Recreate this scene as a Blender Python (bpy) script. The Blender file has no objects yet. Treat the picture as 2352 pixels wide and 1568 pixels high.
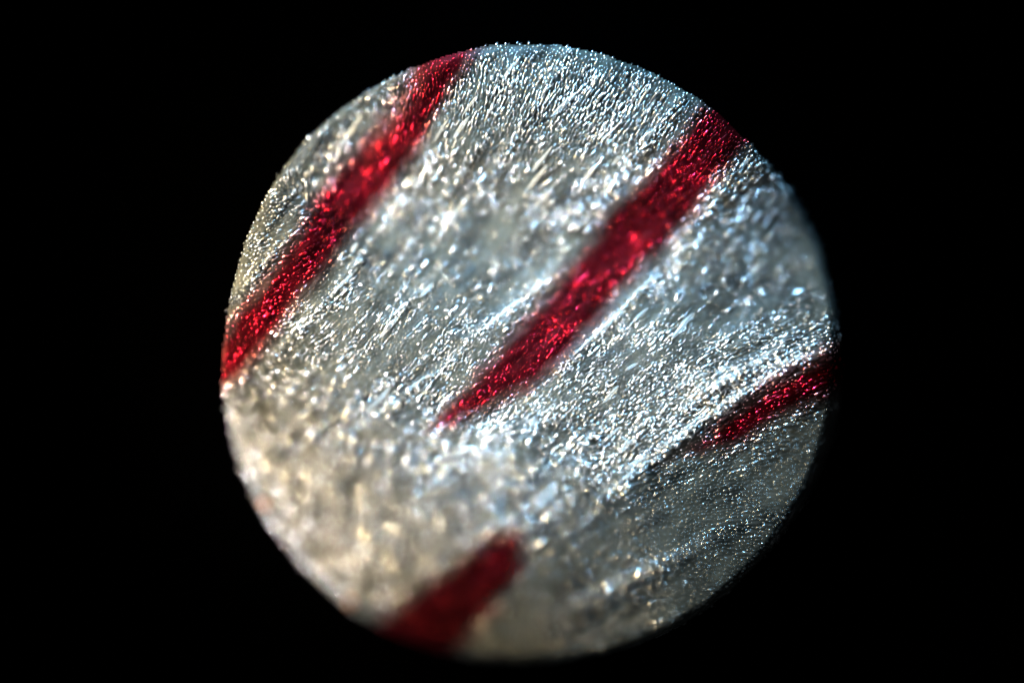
import bpy, math, random
import numpy as np
from mathutils import Vector, Matrix

# ------------------------------------------------------------------ camera, world, lamps, exposure
sc = bpy.context.scene
PX = 0.25 / 2352.0          # the sample is modelled in small units of PX metres (enlarged specimen)
CAM_Z = 0.60
def W(u, v, z):             # specimen coordinates (u right, v down, z up, in units) -> metres
    k = (CAM_Z - z * PX) / CAM_Z
    return np.stack([(u - 1176.0) * PX * k, -(v - 784.0) * PX * k, z * PX], -1)

cam = bpy.data.cameras.new("camera")
cam.sensor_width = 36.0
cam.lens = 36.0 * CAM_Z / 0.25
cam.clip_start = 0.02
cam.clip_end = 20.0
cam.dof.use_dof = True
cam.dof.focus_distance = CAM_Z
cam.dof.aperture_fstop = cam.lens / 1000.0 / 0.15
cam_o = bpy.data.objects.new("camera", cam)
cam_o.location = (0, 0, CAM_Z)
sc.collection.objects.link(cam_o)
sc.camera = cam_o

world = bpy.data.worlds.new("World")
sc.world = world
world.use_nodes = True
world.node_tree.nodes["Background"].inputs[0].default_value = (0.6, 0.68, 0.75, 1)
world.node_tree.nodes["Background"].inputs[1].default_value = 0.10

def lamp(name, loc, target, size, power, color, spread=180):
    l = bpy.data.lights.new(name, 'AREA')
    l.shape = 'DISK'; l.size = size; l.energy = power; l.color = color
    l.spread = math.radians(spread)
    o = bpy.data.objects.new(name, l)
    o.location = loc
    o.rotation_euler = (Vector(target) - Vector(loc)).to_track_quat('-Z', 'Y').to_euler()
    sc.collection.objects.link(o)
    return o
def spot(name, loc, target, radius, power, color, cone):
    l = bpy.data.lights.new(name, 'SPOT')
    l.shadow_soft_size = radius; l.energy = power; l.color = color
    l.spot_size = math.radians(cone); l.spot_blend = 1.0
    o = bpy.data.objects.new(name, l)
    o.location = loc
    o.rotation_euler = (Vector(target) - Vector(loc)).to_track_quat('-Z', 'Y').to_euler()
    sc.collection.objects.link(o)
    return o
# unseen spots: warm and cool pair imitating lens fringes, fill added for lower left
spot("warm_key_lamp", (-0.325, 0.22, 0.215), (-0.030, 0.006, 0), 0.016, 38.0, (1.0, 0.76, 0.38), 26)
spot("cool_key_lamp", (-0.115, 0.37, 0.215), (0.004, 0.048, 0), 0.016, 50.0, (0.26, 0.64, 1.0), 22)
spot("lower_left_fill", (-0.26, -0.10, 0.18), (-0.046, -0.020, 0), 0.016, 20.0, (0.97, 0.97, 0.95), 27)

sc.view_settings.view_transform = 'Standard'
sc.view_settings.look = 'None'
sc.view_settings.exposure = 0.0
sc.view_settings.gamma = 1.0
sc.cycles.max_bounces = 5
sc.cycles.transparent_max_bounces = 24
sc.cycles.use_denoising = True
sc.cycles.sample_clamp_indirect = 4.0

rng = np.random.default_rng(7)
random.seed(7)
COL = sc.collection

# ------------------------------------------------------------------ fields over the specimen
CU, CV, RAD = 1219.0, 815.0, 712.0
POLE = np.array([-953.0, 2838.0])       # the grain of the tissue fans out from here

def vnoise(x, y, seed, n=256):
    g = np.random.default_rng(seed).random((n, n))
    xi = np.floor(x).astype(int); yi = np.floor(y).astype(int)
    fx = x - xi; fy = y - yi
    fx = fx * fx * (3 - 2 * fx); fy = fy * fy * (3 - 2 * fy)
    a = g[xi % n, yi % n]; b = g[(xi + 1) % n, yi % n]
    c = g[xi % n, (yi + 1) % n]; d = g[(xi + 1) % n, (yi + 1) % n]
    return (a * (1 - fx) + b * fx) * (1 - fy) + (c * (1 - fx) + d * fx) * fy
def fbm(x, y, seed, octaves=3):
    s = 0; a = 1.0; t = 0
    for k in range(octaves):
        s = s + a * vnoise(x * 2 ** k, y * 2 ** k, seed + 31 * k); t += a; a *= 0.55
    return s / t

def grain(u, v):                        # along-grain and across-grain coordinates
    du = u - POLE[0]; dv = POLE[1] - v
    s = np.hypot(du, dv)
    t = np.arctan2(dv, du) * 3000.0
    return s, t

CP = np.array([
 (1220,120,6),(1000,150,4),(1500,200,0),(1300,300,-12),(1640,290,0),(1000,350,-32),(820,300,-62),(620,480,-6),
 (560,620,6),(900,420,-66),(1100,480,-64),(1300,480,-56),(1150,600,-62),(1450,540,-62),(1000,600,-50),(700,650,0),
 (850,720,-8),(950,680,-28),(1050,800,0),(1200,720,-34),(1300,680,-48),(1150,870,0),(1250,850,-2),(1350,750,-34),
 (1450,760,-18),(1550,780,-4),(700,850,34),(540,820,36),(600,1000,124),(800,1000,84),(1000,1000,46),(1100,960,16),
 (1300,1000,24),(1500,900,10),(1700,880,8),(1850,830,10),(1910,800,8),(1760,975,-8),(1600,1040,4),(1400,1100,34),
 (1150,1100,74),(700,1200,160),(900,1350,190),(1100,1250,136),(1100,1400,160),(1300,1300,88),(1300,1500,124),
 (1500,1300,38),(1700,1200,-4),(1650,1350,22),(1850,1080,-34),(1400,1400,76),(1700,1090,-14),(1800,600,-86),(1850,500,-104),(1700,650,-62),
 (1590,560,-50),(1720,420,-34),(1890,680,-64),(1500,650,-46),(1680,340,-6),(1560,420,-36),(500,700,20),(1220,60,0),
 (1960,900,-30),(1560,1480,48),(600,1300,180),
], float)
def tps(r2): return 0.5 * r2 * np.log(r2 + 1e-9)
_P = CP[:, :2] / 1000.0
_r2 = ((_P[:, None] - _P[None]) ** 2).sum(-1)
_n = len(CP)
_A = np.zeros((_n + 3, _n + 3))
_A[:_n, :_n] = tps(_r2) + np.eye(_n) * 0.004
_A[:_n, _n] = 1; _A[:_n, _n + 1:] = _P
_A[_n, :_n] = 1; _A[_n + 1:, :_n] = _P.T
_w = np.linalg.solve(_A, np.concatenate([CP[:, 2], np.zeros(3)]))

# raised veins: points along the crest, half width, height
VEINS = [
 ([(1560,235),(1480,330),(1400,430),(1320,520)], 13, 11),
 ([(1610,250),(1530,350),(1460,420)], 7, 6),
 ([(1310,120),(1250,210),(1190,300),(1120,410)], 9, 6),
 ([(1460,140),(1400,240),(1330,350)], 7, 5),
 ([(1115,310),(1060,400),(1010,470)], 9, 7),
 ([(770,430),(690,520),(620,590),(545,680)], 10, 9),
 ([(720,390),(655,465),(590,560)], 7, 6),
 ([(830,600),(760,680),(690,750),(600,860)], 8, 7),
 ([(980,660),(930,700),(880,745)], 12, 8),
 ([(1060,810),(1010,850),(950,890),(880,955)], 9, 8),
 ([(1290,620),(1200,690),(1130,740),(1070,790)], 15, 9),
 ([(1500,640),(1420,720),(1350,790),(1280,855)], 11, 10),
 ([(1660,440),(1610,490),(1560,560)], 11, 9),
 ([(1850,715),(1780,755),(1700,800)], 11, 8),
 ([(1750,720),(1680,770),(1600,830)], 8, 6),
 ([(1930,792),(1860,818),(1790,838),(1700,862),(1610,900)], 17, 14), ([(1800,850),(1740,878),(1690,915),(1650,960)], 15, 9), ([(1640,930),(1580,985),(1500,1045)], 14, 6),
 ([(1800,800),(1720,840),(1640,890)], 9, 8),
 ([(1905,768),(1800,815),(1700,868),(1620,928)], 11, 10), ([(1890,812),(1790,858),(1720,898),(1650,955)], 12, 10),
 ([(1820,778),(1740,826),(1650,880),(1560,950)], 10, 9), ([(1700,840),(1610,862),(1520,905)], 10, 8),
 ([(1700,905),(1610,968),(1530,1030)], 9, 8), ([(1540,930),(1480,975),(1420,1030)], 9, 7),
 ([(1430,935),(1380,985),(1320,1030)], 9, 7),
 ([(1600,985),(1540,1030),(1450,1090),(1370,1150)], 10, 9),
 ([(1245,1060),(1190,1110),(1130,1160)], 10, 8),
 ([(1120,1220),(1030,1270),(930,1330),(830,1380)], 20, 14),
 ([(760,900),(690,960),(640,1020)], 12, 8),
]
def catmull(pts, step=6.0):
    P = [np.array(p, float) for p in pts]
    P = [2 * P[0] - P[1]] + P + [2 * P[-1] - P[-2]]
    out = []
    for i in range(1, len(P) - 2):
        n = max(3, int(np.linalg.norm(P[i + 1] - P[i]) / step))
        for k in range(n):
            t = k / n
            out.append(0.5 * ((2 * P[i]) + (-P[i - 1] + P[i + 1]) * t + (2 * P[i - 1] - 5 * P[i] + 4 * P[i + 1] - P[i + 2]) * t * t
                              + (-P[i - 1] + 3 * P[i] - 3 * P[i + 1] + P[i + 2]) * t ** 3))
    out.append(P[-2])
    return np.array(out)
VP = [catmull(v[0]) for v in VEINS]

def base_height(u, v):
    p = np.stack([u, v], -1).reshape(-1, 2) / 1000.0
    z = np.empty(len(p))
    for i in range(0, len(p), 20000):
        q = p[i:i + 20000]
        r2 = ((q[:, None] - _P[None]) ** 2).sum(-1)
        z[i:i + 20000] = tps(r2) @ _w[:_n] + _w[_n] + q @ _w[_n + 1:]
    return z.reshape(u.shape)
def height(u, v):
    z = base_height(u, v)
    s, t = grain(u, v)
    # shallow folds along the grain
    z = z + 15.0 * (fbm(s / 520.0, t / 95.0, 11, 3) - 0.5)
    calm = 1 - 0.65 / (1 + np.exp(-((u - 1450) * 0.45 + (v - 1110)) / 40))
    z = z + 5.0 * calm * (fbm(s / 150.0, t / 30.0, 23, 2) - 0.5)
    z = z + 7.0 * calm * (fbm(s / 62.0, t / 26.0, 37, 3) - 0.5)
    z = z + 13.0 * (fbm(s / 64.0, t / 40.0, 61, 2) - 0.5) / (1 + np.exp(-((v - 1010) + (1000 - u) * 0.35) / 50)) / (1 + np.exp((u - 1230) / 60))
    q = (u - 1480) * 0.43 + (v - 1320) * 0.90; p = (u - 1480) * 0.90 - (v - 1320) * 0.43
    z = z + 11.0 * np.exp(-(q / 22) ** 2 - (p / 170) ** 2)           # one soft fold low on the right
    z = z + 22.0 * np.exp(-((u - 1165) / 80) ** 2 - ((v - 1050) / 50) ** 2)
    for (pts, w, h), c in zip(VEINS, VP):
        m = (u > c[:, 0].min() - 60) & (u < c[:, 0].max() + 60) & (v > c[:, 1].min() - 60) & (v < c[:, 1].max() + 60)
        if not m.any(): continue
        d = np.sqrt(((np.stack([u[m], v[m]], -1)[:, None] - c[None, ::3]) ** 2).sum(-1)).min(1)
        z[m] += h * 0.8 * np.exp(-(d / (w * 1.25)) ** 2)
    r = np.hypot(u - CU, v - CV) / RAD
    z = z - (8.0 + 60.0 * np.clip(0.5 * ((u - CU) + (v - CV)) / RAD + 0.1, 0, 1)) * np.clip((r - 0.965) / 0.035, 0, 2) ** 2
    return z

STREAKS = [
 ("broad dark red streak crossing the upper left of the petal, pink along its outer edge",
  [(978,100),(912,218),(856,296),(784,384),(738,438),(690,530),(612,640),(545,715),(500,790),(490,900),(516,890),(560,858),
   (604,800),(664,720),(742,622),(800,548),(866,472),(912,408),(968,330),(1004,250),(1060,170),(1112,95)]),
 ("long dark red streak running across the middle and ending in a point",
  [(1650,225),(1600,262),(1560,320),(1490,405),(1400,498),(1330,590),(1240,700),(1176,768),(1098,858),(1030,934),(998,986),
   (1040,974),(1124,934),(1212,892),(1296,824),(1380,724),(1430,662),(1500,590),(1578,504),(1642,420),(1712,336),(1740,290)]),
 ("short dark crimson streak at the right edge beside a white crest",
  [(1960,785),(1900,805),(1850,838),(1770,880),(1700,936),(1645,982),(1596,1034),(1612,1040),(1650,1032),(1700,1016),(1780,962),
   (1850,928),(1930,900),(1970,890)]),
 ("short blurred dark red streak with a blunt end at the lower rim",
  [(1195,1228),(1135,1232),(1060,1288),(980,1348),(882,1418),(830,1460),(900,1520),(1010,1520),(1052,1488),(1100,1428),
   (1150,1370),(1196,1305)]),
]
def sdf(u, v, poly):                    # signed distance, positive inside
    p = np.array(poly, float); q = np.roll(p, -1, 0)
    pts = np.stack([u, v], -1).reshape(-1, 2)
    out = np.empty(len(pts))
    for i in range(0, len(pts), 30000):
        P = pts[i:i + 30000, None]
        e = q - p
        t = np.clip(((P - p) * e).sum(-1) / (e * e).sum(-1), 0, 1)
        d = np.sqrt(((P - p - t[..., None] * e) ** 2).sum(-1)).min(1)
        c = ((p[:, 1] > P[..., 1]) != (q[:, 1] > P[..., 1]))
        x = p[:, 0] + (P[..., 1] - p[:, 1]) / (q[:, 1] - p[:, 1] + 1e-9) * e[:, 0]
        ins = (c & (P[..., 0] < x)).sum(1) % 2 == 1
        out[i:i + 30000] = np.where(ins, d, -d)
    return out.reshape(u.shape)
def pigment(u, v):                      # red sap of the cells for each streak, paled where glare is put in
    s, t = grain(u, v)
    wob = 24.0 * (fbm(s / 44.0, t / 18.0, 51, 3) - 0.5)
    res = []
    for lab, poly in STREAKS:
        d = sdf(u, v, poly) + wob
        x = np.clip((d + 28.0) / 54.0, 0, 1)
        x = x * x * (3 - 2 * x)
        if len(res) == 0:               # glare put in as a paler, pink flank of the upper left streak
            q = (u - 905) * 0.78 + (v - 262) * 0.62; p = -(u - 905) * 0.62 + (v - 262) * 0.78
            x = x * (1 - 0.42 * np.exp(-((p + 5) / 80) ** 2 - ((q + 12) / 26) ** 2))
        if len(res) == 2:  # glare on the upper edge, put in as paler pigment
            x = x * (1 - 0.30 * np.exp(-(((u - 1850) * 0.47 + (v - 845) * 0.88) / 13) ** 2))
        res.append(x)
    return np.array(res)

# ------------------------------------------------------------------ materials
def nt(name):
    m = bpy.data.materials.new(name); m.use_nodes = True
    return m, m.node_tree.nodes, m.node_tree.links
def tissue_material(name, rough, spec, pale_a, pale_b, red_a, red_b, glint_level=0.0):
    m, N, L = nt(name)
    b = N["Principled BSDF"]
    at = N.new("ShaderNodeAttribute"); at.attribute_name = "pigment"
    tone = N.new("ShaderNodeAttribute"); tone.attribute_name = "tone"
    geo = N.new("ShaderNodeTexCoord")
    no = N.new("ShaderNodeTexNoise"); no.inputs["Scale"].default_value = 95.0; no.inputs["Detail"].default_value = 5
    L.new(geo.outputs["Object"], no.inputs["Vector"])
    pale = N.new("ShaderNodeValToRGB")
    e = pale.color_ramp.elements
    e[0].position = 0.25; e[0].color = (*pale_a, 1)
    e[1].position = 0.80; e[1].color = (*pale_b, 1)
    add = N.new("ShaderNodeMath"); add.operation = 'ADD'
    L.new(no.outputs["Fac"], add.inputs[0]); L.new(tone.outputs["Fac"], add.inputs[1])
    L.new(add.outputs[0], pale.inputs["Fac"])
    red = N.new("ShaderNodeValToRGB")
    e = red.color_ramp.elements
    e[0].position = 0.3; e[0].color = (*red_a, 1)
    e[1].position = 0.85; e[1].color = (*red_b, 1)
    L.new(add.outputs[0], red.inputs["Fac"])
    mx = N.new("ShaderNodeMix"); mx.data_type = 'RGBA'
    L.new(at.outputs["Fac"], mx.inputs["Factor"])
    L.new(pale.outputs["Color"], mx.inputs[6]); L.new(red.outputs["Color"], mx.inputs[7])
    L.new(mx.outputs[2], b.inputs["Base Color"])
    tint = N.new("ShaderNodeMix"); tint.data_type = 'RGBA'
    L.new(at.outputs["Fac"], tint.inputs["Factor"])
    tint.inputs[6].default_value = (1, 1, 1, 1); tint.inputs[7].default_value = (1.0, 0.035, 0.05, 1)
    L.new(tint.outputs[2], b.inputs["Specular Tint"])
    b.inputs["Roughness"].default_value = rough
    b.inputs["Specular IOR Level"].default_value = spec
    b.inputs["IOR"].default_value = 1.45
    if glint_level:                             # some cells shine harder than others
        wa = N.new("ShaderNodeAttribute"); wa.attribute_name = "glint_level"
        mr = N.new("ShaderNodeMapRange"); mr.inputs["To Min"].default_value = 1.40; mr.inputs["To Max"].default_value = 1.4 + glint_level
        L.new(wa.outputs["Fac"], mr.inputs["Value"]); L.new(mr.outputs[0], b.inputs["IOR"])
    return m
M_SKIN = tissue_material("moist petal skin", 0.5, 0.15, (0.0022, 0.0036, 0.0036), (0.034, 0.036, 0.030), (0.0006, 0.00003, 0.0002), (0.017, 0.0002, 0.0012))
def clear_material(name, rough, low, high, body):
    """a clear watery cell: the skin shows through, its wall only glints; pigmented cells glint red"""
    m, N, L = nt(name)
    out = N["Material Output"]; b = N["Principled BSDF"]
    at = N.new("ShaderNodeAttribute"); at.attribute_name = "pigment"
    wa = N.new("ShaderNodeAttribute"); wa.attribute_name = "glint_level"
    tint = N.new("ShaderNodeMix"); tint.data_type = 'RGBA'
    L.new(at.outputs["Fac"], tint.inputs["Factor"])
    tint.inputs[6].default_value = (1, 1, 1, 1); tint.inputs[7].default_value = (1.0, 0.020, 0.055, 1)
    gl = N.new("ShaderNodeBsdfGlossy"); gl.distribution = 'GGX'
    gl.inputs["Roughness"].default_value = rough
    L.new(tint.outputs[2], gl.inputs["Color"])
    tr = N.new("ShaderNodeBsdfTransparent")
    mr = N.new("ShaderNodeMapRange"); mr.inputs["To Min"].default_value = low; mr.inputs["To Max"].default_value = high
    L.new(wa.outputs["Fac"], mr.inputs["Value"])
    sap = N.new("ShaderNodeMix"); sap.data_type = 'RGBA'
    L.new(at.outputs["Fac"], sap.inputs["Factor"])
    sap.inputs[6].default_value = (0.30, 0.31, 0.29, 1); sap.inputs[7].default_value = (0.05, 0.0004, 0.003, 1)
    L.new(sap.outputs[2], b.inputs["Base Color"])
    b.inputs["Roughness"].default_value = 0.4
    m1 = N.new("ShaderNodeMixShader"); m1.inputs[0].default_value = body
    L.new(tr.outputs[0], m1.inputs[1]); L.new(b.outputs[0], m1.inputs[2])
    m2 = N.new("ShaderNodeMixShader")
    L.new(mr.outputs[0], m2.inputs[0]); L.new(m1.outputs[0], m2.inputs[1]); L.new(gl.outputs[0], m2.inputs[2])
    L.new(m2.outputs[0], out.inputs["Surface"])
    return m
M_CELL = clear_material("clear watery cell", 0.22, 0.015, 1.0, 0.03)
M_VEIN = clear_material("clear fibrous vein", 0.36, 0.10, 0.30, 0.18)

m, N, L = nt("black velvet stage")
b = N["Principled BSDF"]
no = N.new("ShaderNodeTexNoise"); no.inputs["Scale"].default_value = 300
rp = N.new("ShaderNodeValToRGB")
rp.color_ramp.elements[0].color = (0.00004, 0.00004, 0.00004, 1)
rp.color_ramp.elements[1].color = (0.0001, 0.0001, 0.0001, 1)
L.new(no.outputs["Fac"], rp.inputs["Fac"]); L.new(rp.outputs["Color"], b.inputs["Base Color"])
b.inputs["Roughness"].default_value = 1.0
b.inputs["Specular IOR Level"].default_value = 0.0
M_STAGE = m

def mesh(name, co, faces, mat, pig=None, tone=None, glint_level=None, smooth=True):
    me = bpy.data.meshes.new(name)
    faces = np.asarray(faces); k = faces.shape[1]
    me.vertices.add(len(co)); me.vertices.foreach_set("co", np.ascontiguousarray(co, np.float32).ravel())
    me.loops.add(faces.size); me.loops.foreach_set("vertex_index", faces.astype(np.int32).ravel())
    me.polygons.add(len(faces))
    me.polygons.foreach_set("loop_start", np.arange(0, faces.size, k, dtype=np.int32))
    me.polygons.foreach_set("loop_total", np.full(len(faces), k, np.int32))
    for nm, a in (("pigment", pig), ("tone", tone), ("glint_level", glint_level)):
        at = me.attributes.new(nm, 'FLOAT', 'POINT')
        at.data.foreach_set("value", np.ascontiguousarray(np.zeros(len(co)) if a is None else np.broadcast_to(a, (len(co),)), np.float32))
    me.update(calc_edges=True); me.validate()
    me.polygons.foreach_set("use_smooth", np.full(len(me.polygons), smooth, bool))
    me.materials.append(mat)
    return me
def add(name, me, parent=None, **props):
    o = bpy.data.objects.new(name, me)
    COL.objects.link(o); o.parent = parent
    for k, v in props.items(): o[k] = v
    return o

# ------------------------------------------------------------------ stage
STAGE = -330.0
g = 1.5
co = np.array([(-g, -g, 0), (g, -g, 0), (g, g, 0), (-g, g, 0)]) + np.array([0, 0, STAGE * PX])
o = add("stage", mesh("stage", co, [(0, 1, 2, 3)], M_STAGE, smooth=False), None, kind="structure")  # added for the dark outside the microscope's round field
o["label"] = "matte black surface all around the round petal sample"

# ------------------------------------------------------------------ petal
petal = bpy.data.objects.new("petal", None)
petal.location = (float((CU - 1176) * PX), float(-(CV - 784) * PX), STAGE * PX)
COL.objects.link(petal)
petal["label"] = "round piece of white petal with glistening cells and four dark red streaks"
petal["category"] = "petal"
ORG = np.array(petal.location)

# tissue: rings and spokes with a closed side and base
STEP = 4.0
nr = int(RAD / STEP)
ui = np.arange(CU - RAD, CU + RAD + STEP, STEP); vi = np.arange(CV - RAD, CV + RAD + STEP, STEP)
U, V = np.meshgrid(ui, vi)
ang = np.arctan2(V - CV, U - CU)
rr = np.hypot(U - CU, V - CV)
def rim(a):                             # slightly uneven outline
    return RAD * (1 + 0.006 * np.sin(3 * a + 1) + 0.004 * np.sin(7 * a) + 0.004 * (vnoise(a * 25 + 200, a * 0 + 3, 5) - .5)
                  - 0.012 * np.exp(-((a + 0.74) / 0.2) ** 2))
R = rim(ang)
inside = rr < R
# pull the outermost grid points onto the outline
Z = height(U, V)
PG = pigment(U, V)
TOT = np.clip(PG.sum(0), 0, 1)
s_, t_ = grain(U, V)
TONE = 0.45 * (fbm(s_ / 70., t_ / 26., 77, 3) - 0.5) + 0.5 * (fbm(U / 46., V / 46., 83, 3) - 0.5)
idx = -np.ones(U.shape, int)
quad = inside[:-1, :-1] & inside[1:, :-1] & inside[:-1, 1:] & inside[1:, 1:]
used = np.zeros(U.shape, bool)
for a, b_ in ((0, 0), (1, 0), (0, 1), (1, 1)):
    used[a:a + quad.shape[0], b_:b_ + quad.shape[1]] |= quad
idx[used] = np.arange(used.sum())
qi = np.argwhere(quad)
F = np.stack([idx[qi[:, 0], qi[:, 1]], idx[qi[:, 0] + 1, qi[:, 1]], idx[qi[:, 0] + 1, qi[:, 1] + 1], idx[qi[:, 0], qi[:, 1] + 1]], 1)
top = W(U[used], V[used], Z[used])
# boundary loop -> side wall
from collections import Counter
edges = {}
for f in F:
    for k in range(4):
        a, b_ = int(f[k]), int(f[(k + 1) % 4])
        if (b_, a) in edges: del edges[(b_, a)]
        else: edges[(a, b_)] = 1
bv = sorted({a for e in edges for a in e}); mp = {a: i + len(top) for i, a in enumerate(bv)}
low = top[bv].copy(); low[:, 2] = STAGE * PX + 0.0002
low[:, :2] = ORG[:2] + (low[:, :2] - ORG[:2]) * 0.94
side = np.array([(b_, a, mp[a], mp[b_]) for a, b_ in edges])
co = np.concatenate([top, low]) - ORG
pg_all = np.concatenate([TOT[used], TOT[used][bv]])
tn_all = np.concatenate([TONE[used], TONE[used][bv]])
tissue = add("tissue", mesh("tissue", co, np.concatenate([F, side]), M_SKIN, pg_all, tn_all), petal)

streak_obj = []
for k, (lab, poly) in enumerate(STREAKS):
    qm = quad & (PG[k][:-1, :-1] > 0.4) & (PG[k][1:, 1:] > 0.4) & (PG[k][1:, :-1] > 0.4) & (PG[k][:-1, 1:] > 0.4)
    q2 = np.argwhere(qm)
    us = np.zeros(U.shape, bool)
    for a, b_ in ((0, 0), (1, 0), (0, 1), (1, 1)): us[a:a + qm.shape[0], b_:b_ + qm.shape[1]] |= qm
    ix = -np.ones(U.shape, int); ix[us] = np.arange(us.sum())
    f2 = np.stack([ix[q2[:, 0], q2[:, 1]], ix[q2[:, 0] + 1, q2[:, 1]], ix[q2[:, 0] + 1, q2[:, 1] + 1], ix[q2[:, 0], q2[:, 1] + 1]], 1)
    c2 = W(U[us], V[us], Z[us] + 1.6) - ORG
    o = add("red_streak", mesh("red_streak", c2, f2, M_SKIN, TOT[us], TONE[us]), petal, label=lab)
    streak_obj.append(o)

# ------------------------------------------------------------------ veins
for (pts, w, h), c in zip(VEINS, VP):
    keep = np.hypot(c[:, 0] - CU, c[:, 1] - CV) < RAD * 0.985
    c = c[keep]
    n = len(c)
    d = np.gradient(c, axis=0); d /= np.linalg.norm(d, axis=1)[:, None]
    nn = np.stack([-d[:, 1], d[:, 0]], 1)
    tt = np.linspace(0, 1, n)
    prof = np.clip(np.sin(np.pi * tt), 0, 1) ** 0.6 * (0.45 + 1.1 * vnoise(tt * n / 2.2, tt * 0 + w, int(w * 7 + n)))
    jit = 5.0 * (vnoise(tt * n / 6.0, tt * 0 + 9, int(n * 3 + w)) - 0.5)
    c = c + nn * jit[:, None]
    K = 8
    z0 = height(c[:, 0].copy(), c[:, 1].copy())
    co = []
    for k in range(K):
        a = 2 * math.pi * k / K
        hw = 0.42 * w * prof
        uv = c + nn * (math.cos(a) * hw)[:, None]
        co.append(W(uv[:, 0], uv[:, 1], z0 - 1.5 + math.sin(a) * hw * 0.42))
    co = np.stack(co, 1).reshape(-1, 3) - ORG
    f = np.array([(i * K + k, i * K + (k + 1) % K, (i + 1) * K + (k + 1) % K, (i + 1) * K + k) for i in range(n - 1) for k in range(K)])
    pgv = np.clip(pigment(c[:, 0], c[:, 1]).sum(0), 0, 1)
    add("vein", mesh("vein", co, f, M_VEIN, np.repeat(pgv, K), np.repeat(0.12 + 0.1 * prof, K), 0.15), petal)

# ------------------------------------------------------------------ fine fibres along the grain
nf = 70
fu = CU + (rng.random(nf * 3) * 2 - 1) * RAD; fv = CV + (rng.random(nf * 3) * 2 - 1) * RAD
clump = fbm(*(lambda a: (a[0] / 400., a[1] / 45.))(grain(fu, fv)), 207, 2)
ok = (np.hypot(fu - CU, fv - CV) < RAD * 0.93) & (clump + 0.35 * np.exp(-(((fu - 1740) / 190) ** 2 + ((fv - 860) / 80) ** 2)) - 0.3 * np.exp(-(((fu - 1120) / 300) ** 2 + ((fv - 560) / 110) ** 2)) > 0.50) & ((fu - 1450) * 0.45 + (fv - 1090) < 0) & (pigment(fu, fv).sum(0) < 0.3)
fu, fv = fu[ok][:nf], fv[ok][:nf]; nf = len(fu)
fl = 14 + 45 * rng.random(nf) ** 1.6; fw = 2.4 + 4.0 * rng.random(nf)
gd_ = np.stack([fu - POLE[0], fv - POLE[1]], 1); gd_ /= np.linalg.norm(gd_, axis=1)[:, None]
an = np.arctan2(gd_[:, 1], gd_[:, 0]) + rng.normal(0, 0.09, nf)
M_, KK = 9, 6
tt = np.linspace(-1, 1, M_)
bend = rng.normal(0, 0.05, nf)
ax = np.stack([np.cos(an), np.sin(an)], 1); pe = np.stack([-ax[:, 1], ax[:, 0]], 1)
cc = np.stack([fu, fv], 1)[:, None] + ax[:, None] * (fl[:, None] * tt[None])[..., None] + pe[:, None] * ((bend * fl)[:, None] * tt[None] ** 2)[..., None]
zc = height(cc[..., 0].ravel().copy(), cc[..., 1].ravel().copy()).reshape(nf, M_) + 3.2
pr = fw[:, None] * np.clip(1 - tt[None] ** 4, 0.05, 1)
aa = 2 * np.pi * np.arange(KK) / KK
uv = cc[:, :, None] + pe[:, None, None] * (pr[..., None] * np.cos(aa))[..., None]
zz = zc[..., None] + 0.5 * pr[..., None] * np.sin(aa)
fco = W(uv[..., 0], uv[..., 1], zz).reshape(-1, 3) - ORG
one = np.array([(i * KK + k, i * KK + (k + 1) % KK, (i + 1) * KK + (k + 1) % KK, (i + 1) * KK + k) for i in range(M_ - 1) for k in range(KK)])[:, ::-1]
ff = (one[None] + (np.arange(nf) * M_ * KK)[:, None, None]).reshape(-1, 4)
fp = np.repeat(np.clip(pigment(cc[..., 0], cc[..., 1]).sum(0), 0, 1).ravel(), KK)
add("fibres", mesh("fibres", fco, ff, M_VEIN, fp, np.repeat(0.35 * rng.random(nf), M_ * KK), 0.0), petal, kind="stuff")

# ------------------------------------------------------------------ cells
def spacing(u, v):
    d1 = np.exp(-(((u - 1000) / 300) ** 2 + ((v - 790) / 130) ** 2))
    d2 = np.exp(-(((u - 1500) / 300) ** 2 + ((v - 830) / 100) ** 2))
    ll = 1 / (1 + np.exp(-((v - 1010) + (1000 - u) * 0.35) / 70)) / (1 + np.exp((u - 1250) / 70))
    rt = np.exp(-(((u - 1850) / 150) ** 2 + ((v - 600) / 190) ** 2))
    md = np.exp(-(((u - 1080) / 260) ** 2 + ((v - 520) / 110) ** 2)) + np.exp(-(((u - 800) / 120) ** 2 + ((v - 330) / 100) ** 2))
    return 7.9 - 1.7 * np.clip(d1 + d2, 0, 1) + 4.2 * ll + 3.0 * rt + 2.0 * md
NC = 520000
cu = CU + (rng.random(NC) * 2 - 1) * RAD * 1.01
cv = CV + (rng.random(NC) * 2 - 1) * RAD * 1.01
a_ = np.arctan2(cv - CV, cu - CU)
k_ = np.hypot(cu - CU, cv - CV) < rim(a_) * (0.98 + 0.020 * rng.random(NC))
cu, cv = cu[k_], cv[k_]
sp = spacing(cu, cv) * (0.62 + 1.0 * rng.random(len(cu)) ** 1.8)
G = 11.0
grid = {}
acc = []
cul, cvl, spl = cu.tolist(), cv.tolist(), sp.tolist()
for i in range(len(cul)):
    x, y, r = cul[i], cvl[i], spl[i]
    gx, gy = int(x // G), int(y // G)
    ok = True
    for xx in range(gx - 3, gx + 4):
        for yy in range(gy - 3, gy + 4):
            for (px, py, pr) in grid.get((xx, yy), ()):
                rad = 0.5 * (r + pr)
                if (px - x) ** 2 + (py - y) ** 2 < rad * rad:
                    ok = False; break
            if not ok: break
        if not ok: break
    if ok:
        grid.setdefault((gx, gy), []).append((x, y, r)); acc.append(i)
acc = np.array(acc)
cu, cv, sp = cu[acc], cv[acc], sp[acc]
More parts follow.
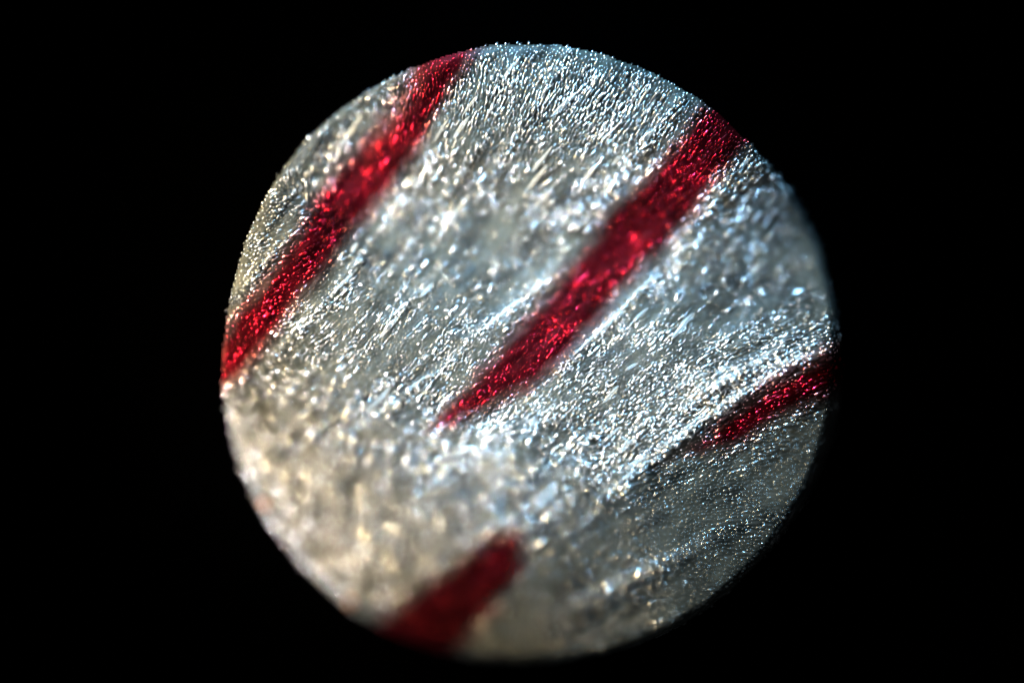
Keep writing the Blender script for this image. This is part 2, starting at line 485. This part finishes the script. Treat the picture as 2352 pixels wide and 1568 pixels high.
nC = len(cu)
print("cells", nC)

z0 = height(cu, cv)
e = 3.0
zx = (height(cu + e, cv) - height(cu - e, cv)) / (2 * e)
zy = (height(cu, cv + e) - height(cu, cv - e)) / (2 * e)
nrm = np.stack([-zx, zy, np.ones(nC)], 1)               # world: x right, y up
nrm += rng.normal(0, 0.30, (nC, 3)) * np.array([1, 1, 0])
nrm /= np.linalg.norm(nrm, axis=1)[:, None]
gd = np.stack([cu - POLE[0], -(cv - POLE[1])], 1); gd /= np.linalg.norm(gd, axis=1)[:, None]
rd = np.stack([cu - CU, -(cv - CV)], 1); rl = np.linalg.norm(rd, axis=1); rd /= rl[:, None] + 1e-6
sgn = np.sign((gd * rd).sum(1) + 1e-6)
wr = np.clip((rl / RAD - 0.45) / 0.5, 0, 1) * 0.5
dr = gd * (1 - wr)[:, None] + rd * (sgn * wr)[:, None]
th = np.arctan2(dr[:, 1], dr[:, 0]) + rng.normal(0, 0.10, nC)
t1 = np.stack([np.cos(th), np.sin(th), np.zeros(nC)], 1)
t1 -= nrm * (t1 * nrm).sum(1)[:, None]; t1 /= np.linalg.norm(t1, axis=1)[:, None]
t2 = np.cross(nrm, t1)
rad = sp * 0.5
asp = 1.4 + (1.0 + 1.0 * np.clip(rl / RAD - 0.35, 0, 1)) * rng.random(nC) + np.where(rng.random(nC) < 0.05, rng.random(nC) * 2.6, 0)
asp = np.where(rl > RAD * 0.955, np.minimum(asp, 1.5), asp)
la = rad * asp; lb = rad * (0.90 - 0.20 * (asp - 1.05).clip(0, 1)); lh = rad * (0.40 + 0.7 * rng.random(nC) ** 1.3)
PC = pigment(cu, cv)
pig = np.clip(PC.sum(0), 0, 1)
pig = np.clip(pig + (rng.random(nC) - 0.5) * 0.5 * (4 * pig * (1 - pig)), 0, 1)
own = np.where(pig > 0.45, PC.argmax(0), -1)
low_left = 1 / (1 + np.exp(-((cv - 1010) + (1000 - cu) * 0.35) / 50)) / (1 + np.exp((cu - 1230) / 60))
glint_level = np.clip(rng.random(nC) ** 2.6 * 0.8 + 0.9 * (fbm(cu / 30., cv / 30., 141, 2) - 0.5), 0, 1)
glint_level = np.where(rng.random(nC) < 0.03, 1.0, glint_level)
blot = np.clip((fbm(cu / 40., cv / 48., 163, 2) - 0.36) * 4.2, 0, 2)
glint_level = glint_level * (1 - 0.45 * low_left) + 0.30 * low_left * (0.25 + 0.5 * rng.random(nC)) * (0.55 + 0.6 * blot)
gs, gt = grain(cu, cv)
run = np.clip(0.05 + 4.2 * (fbm(gs / 120., gt / 11., 191, 2) - 0.32), 0.06, 2.2)
glint_level = np.clip(glint_level * (run * (1 - 0.6 * low_left) + 0.6 * low_left), 0, 1)
glint_cut = np.exp(-(((cu - 1120) / 340) ** 2 + ((cv - 560) / 135) ** 2)) + np.exp(-(((cu - 1850) / 190) ** 2 + ((cv - 520) / 200) ** 2)) + 1.35 / (1 + np.exp(-((cu - 1450) * 0.45 + (cv - 1130)) / 40))
glint_level = glint_level * np.clip(1 - 0.80 * glint_cut, 0.10, 1)         # dim zones put in by lowering the glints
def glint_boost(x, y, a, b, th):  # bright zone put into the gloss of the cells
    c_, s__ = math.cos(th), math.sin(th)
    p = (cu - x) * c_ + (cv - y) * s__; q = -(cu - x) * s__ + (cv - y) * c_
    return np.exp(-(p / a) ** 2 - (q / b) ** 2)
glint_level = glint_level + rng.random(nC) * (0.9 * glint_boost(1120, 1000, 130, 36, -0.55) + 1.7 * glint_boost(1740, 880, 220, 46, -0.5) + 0.5 * glint_boost(1290, 210, 330, 120, 0.25)
                              + 0.6 * glint_boost(920, 270, 110, 34, -0.9) + 0.5 * glint_boost(1475, 1312, 170, 16, -0.445) + 0.8 * glint_boost(1850, 850, 130, 20, -0.49) + 0.35 * glint_boost(1430, 990, 200, 70, -0.6))
for (pts, w, h), c in zip(VEINS, VP):              # brighter glints put in along the raised veins
    if c[:, 1].min() > 1200: continue
    d = np.sqrt(((np.stack([cu, cv], -1)[:, None] - c[None, ::5]) ** 2).sum(-1)).min(1)
    glint_level = glint_level + (0.15 + 0.65 * rng.random(nC)) * np.exp(-(d / (0.75 * w)) ** 2)
glint_level = np.clip(np.where((rng.random(nC) < 0.008) & (cv < 1150), 1.0, glint_level), 0, 1)
patch = np.clip((fbm(cu / 34., cv / 34., 177, 2) - 0.42) * 5, 0, 1)
glint_level = glint_level * (1 - pig * (0.80 - 1.0 * patch)) * (1 - 0.75 * pig * (cv > 1200))
tn = 0.30 * (rng.random(nC) - 0.5) + 0.45 * (fbm(cu / 40., cv / 40., 91, 2) - 0.5)

# one dome: apex, three rings of eight
K = 8
rings = [(0.48, 0.88), (0.84, 0.50), (1.0, -0.55)]
dv_ = [(0, 0, 1.0)]
for (q, hgt) in rings:
    for k in range(K):
        a = 2 * math.pi * (k + 0.5 * (rings.index((q, hgt)) % 2)) / K
        dv_.append((q * math.cos(a), q * math.sin(a), hgt))
dv_ = np.array(dv_)
df = [(0, 1 + k, 1 + (k + 1) % K) for k in range(K)]
for r_ in range(2):
    a0 = 1 + r_ * K; b0 = a0 + K
    for k in range(K):
        k2 = (k + 1) % K
        if r_ % 2 == 0:
            df += [(a0 + k, b0 + k, a0 + k2), (a0 + k2, b0 + k, b0 + k2)]
        else:
            df += [(a0 + k, b0 + k, b0 + k2), (a0 + k, b0 + k2, a0 + k2)]
df = np.array(df)
base = W(cu, cv, z0 + 0.15 * rad)
def domes(sel):
    n = len(sel)
    D = dv_[None] + np.random.default_rng(len(sel)).normal(0, 0.085, (n, len(dv_), 3))
    v = (base[sel][:, None] + PX * (D[:, :, 0:1] * (la[sel][:, None] * t1[sel])[:, None]
         + D[:, :, 1:2] * (lb[sel][:, None] * t2[sel])[:, None] + D[:, :, 2:3] * (lh[sel][:, None] * nrm[sel])[:, None]))
    f = (df[None] + (np.arange(n) * len(dv_))[:, None, None]).reshape(-1, 3)
    return v.reshape(-1, 3) - ORG, f, np.repeat(pig[sel], len(dv_)), np.repeat(tn[sel], len(dv_)), np.repeat(glint_level[sel], len(dv_))

# the largest ones stand as pieces of their own, the rest is a mass
size = la * lb
single = np.zeros(nC, bool)
white = np.where((own < 0) & (pig < 0.04))[0]
single[white[np.argsort(-size[white])[:300]]] = True
for k in range(4):
    rk = np.where((own == k) & (pig > 0.9))[0]
    single[rk[np.argsort(-size[rk])[:60]]] = True
proto = {}
def cell_mesh(p, t, w):
    key = (p, t, w)
    if key not in proto:
        proto[key] = mesh("cell", dv_, df, M_CELL, float(p), float(t), float(w))
    return proto[key]
for i in np.where(single)[0]:
    par = petal if own[i] < 0 else streak_obj[own[i]]
    o = add("cell", cell_mesh(0 if own[i] < 0 else 1, round(float(tn[i]) * 10) / 10, round(float(glint_level[i]) * 4) / 4), par)
    Mx = Matrix.Identity(4)
    for c_, (vec, l_) in enumerate(((t1[i], la[i]), (t2[i], lb[i]), (nrm[i], lh[i]))):
        for r_ in range(3): Mx[r_][c_] = float(vec[r_] * l_ * PX)
    for r_ in range(3): Mx[r_][3] = float(base[i][r_] - ORG[r_])
    o.matrix_basis = Mx
sel = np.where((own < 0) & ~single)[0]
add("cells", mesh("cells", *domes(sel)[:2], M_CELL, *domes(sel)[2:]), petal, kind="stuff")
for k in range(4):
    sel = np.where((own == k) & ~single)[0]
    add("red_cells", mesh("red_cells", *domes(sel)[:2], M_CELL, *domes(sel)[2:]), streak_obj[k], kind="stuff")

# ------------------------------------------------------------------ two grains of dust on the rim
m, N, L = nt("amber grain")
b = N["Principled BSDF"]
no = N.new("ShaderNodeTexNoise"); no.inputs["Scale"].default_value = 900
rp = N.new("ShaderNodeValToRGB")
rp.color_ramp.elements[0].color = (0.05, 0.016, 0.004, 1); rp.color_ramp.elements[1].color = (0.30, 0.12, 0.03, 1)
L.new(no.outputs["Fac"], rp.inputs["Fac"]); L.new(rp.outputs["Color"], b.inputs["Base Color"])
b.inputs["Roughness"].default_value = 0.35
for u_, v_, q_, lab in ((599, 1162, 12.0, "tiny amber grain on the left rim of the petal, level with its pale lower part"),
                        (797, 1392, 13.0, "tiny brownish grain on the lower rim of the petal, left of the bottom streak")):
    d_ = np.array([u_ - CU, v_ - CV]); d_ = d_ / np.linalg.norm(d_) * RAD * 0.985
    zz_ = float(height(np.array([CU + d_[0]]), np.array([CV + d_[1]]))[0])
    pos = W(np.array(CU + d_[0]), np.array(CV + d_[1]), np.array(zz_ + 3.0))
    rg = np.random.default_rng(int(u_))
    th_ = np.linspace(0, np.pi, 9)[:, None]; ph_ = np.linspace(0, 2 * np.pi, 13)[:-1][None]
    sph = np.stack([np.sin(th_) * np.cos(ph_), np.sin(th_) * np.sin(ph_), np.cos(th_) + 0 * ph_], -1).reshape(-1, 3)
    sph = sph * (1 + 0.3 * (rg.random(len(sph)) - 0.5))[:, None] * np.array([1.0, 0.75, 0.6])
    fs = [(i * 12 + k, (i + 1) * 12 + k, (i + 1) * 12 + (k + 1) % 12, i * 12 + (k + 1) % 12) for i in range(8) for k in range(12)]
    o = add("dust_grain", mesh("dust_grain", sph * q_ * PX, fs, m), None, label=lab, category="dust grain", group="grains on the petal rim")
    o.location = pos; o.rotation_euler = (0, 0, float(u_))
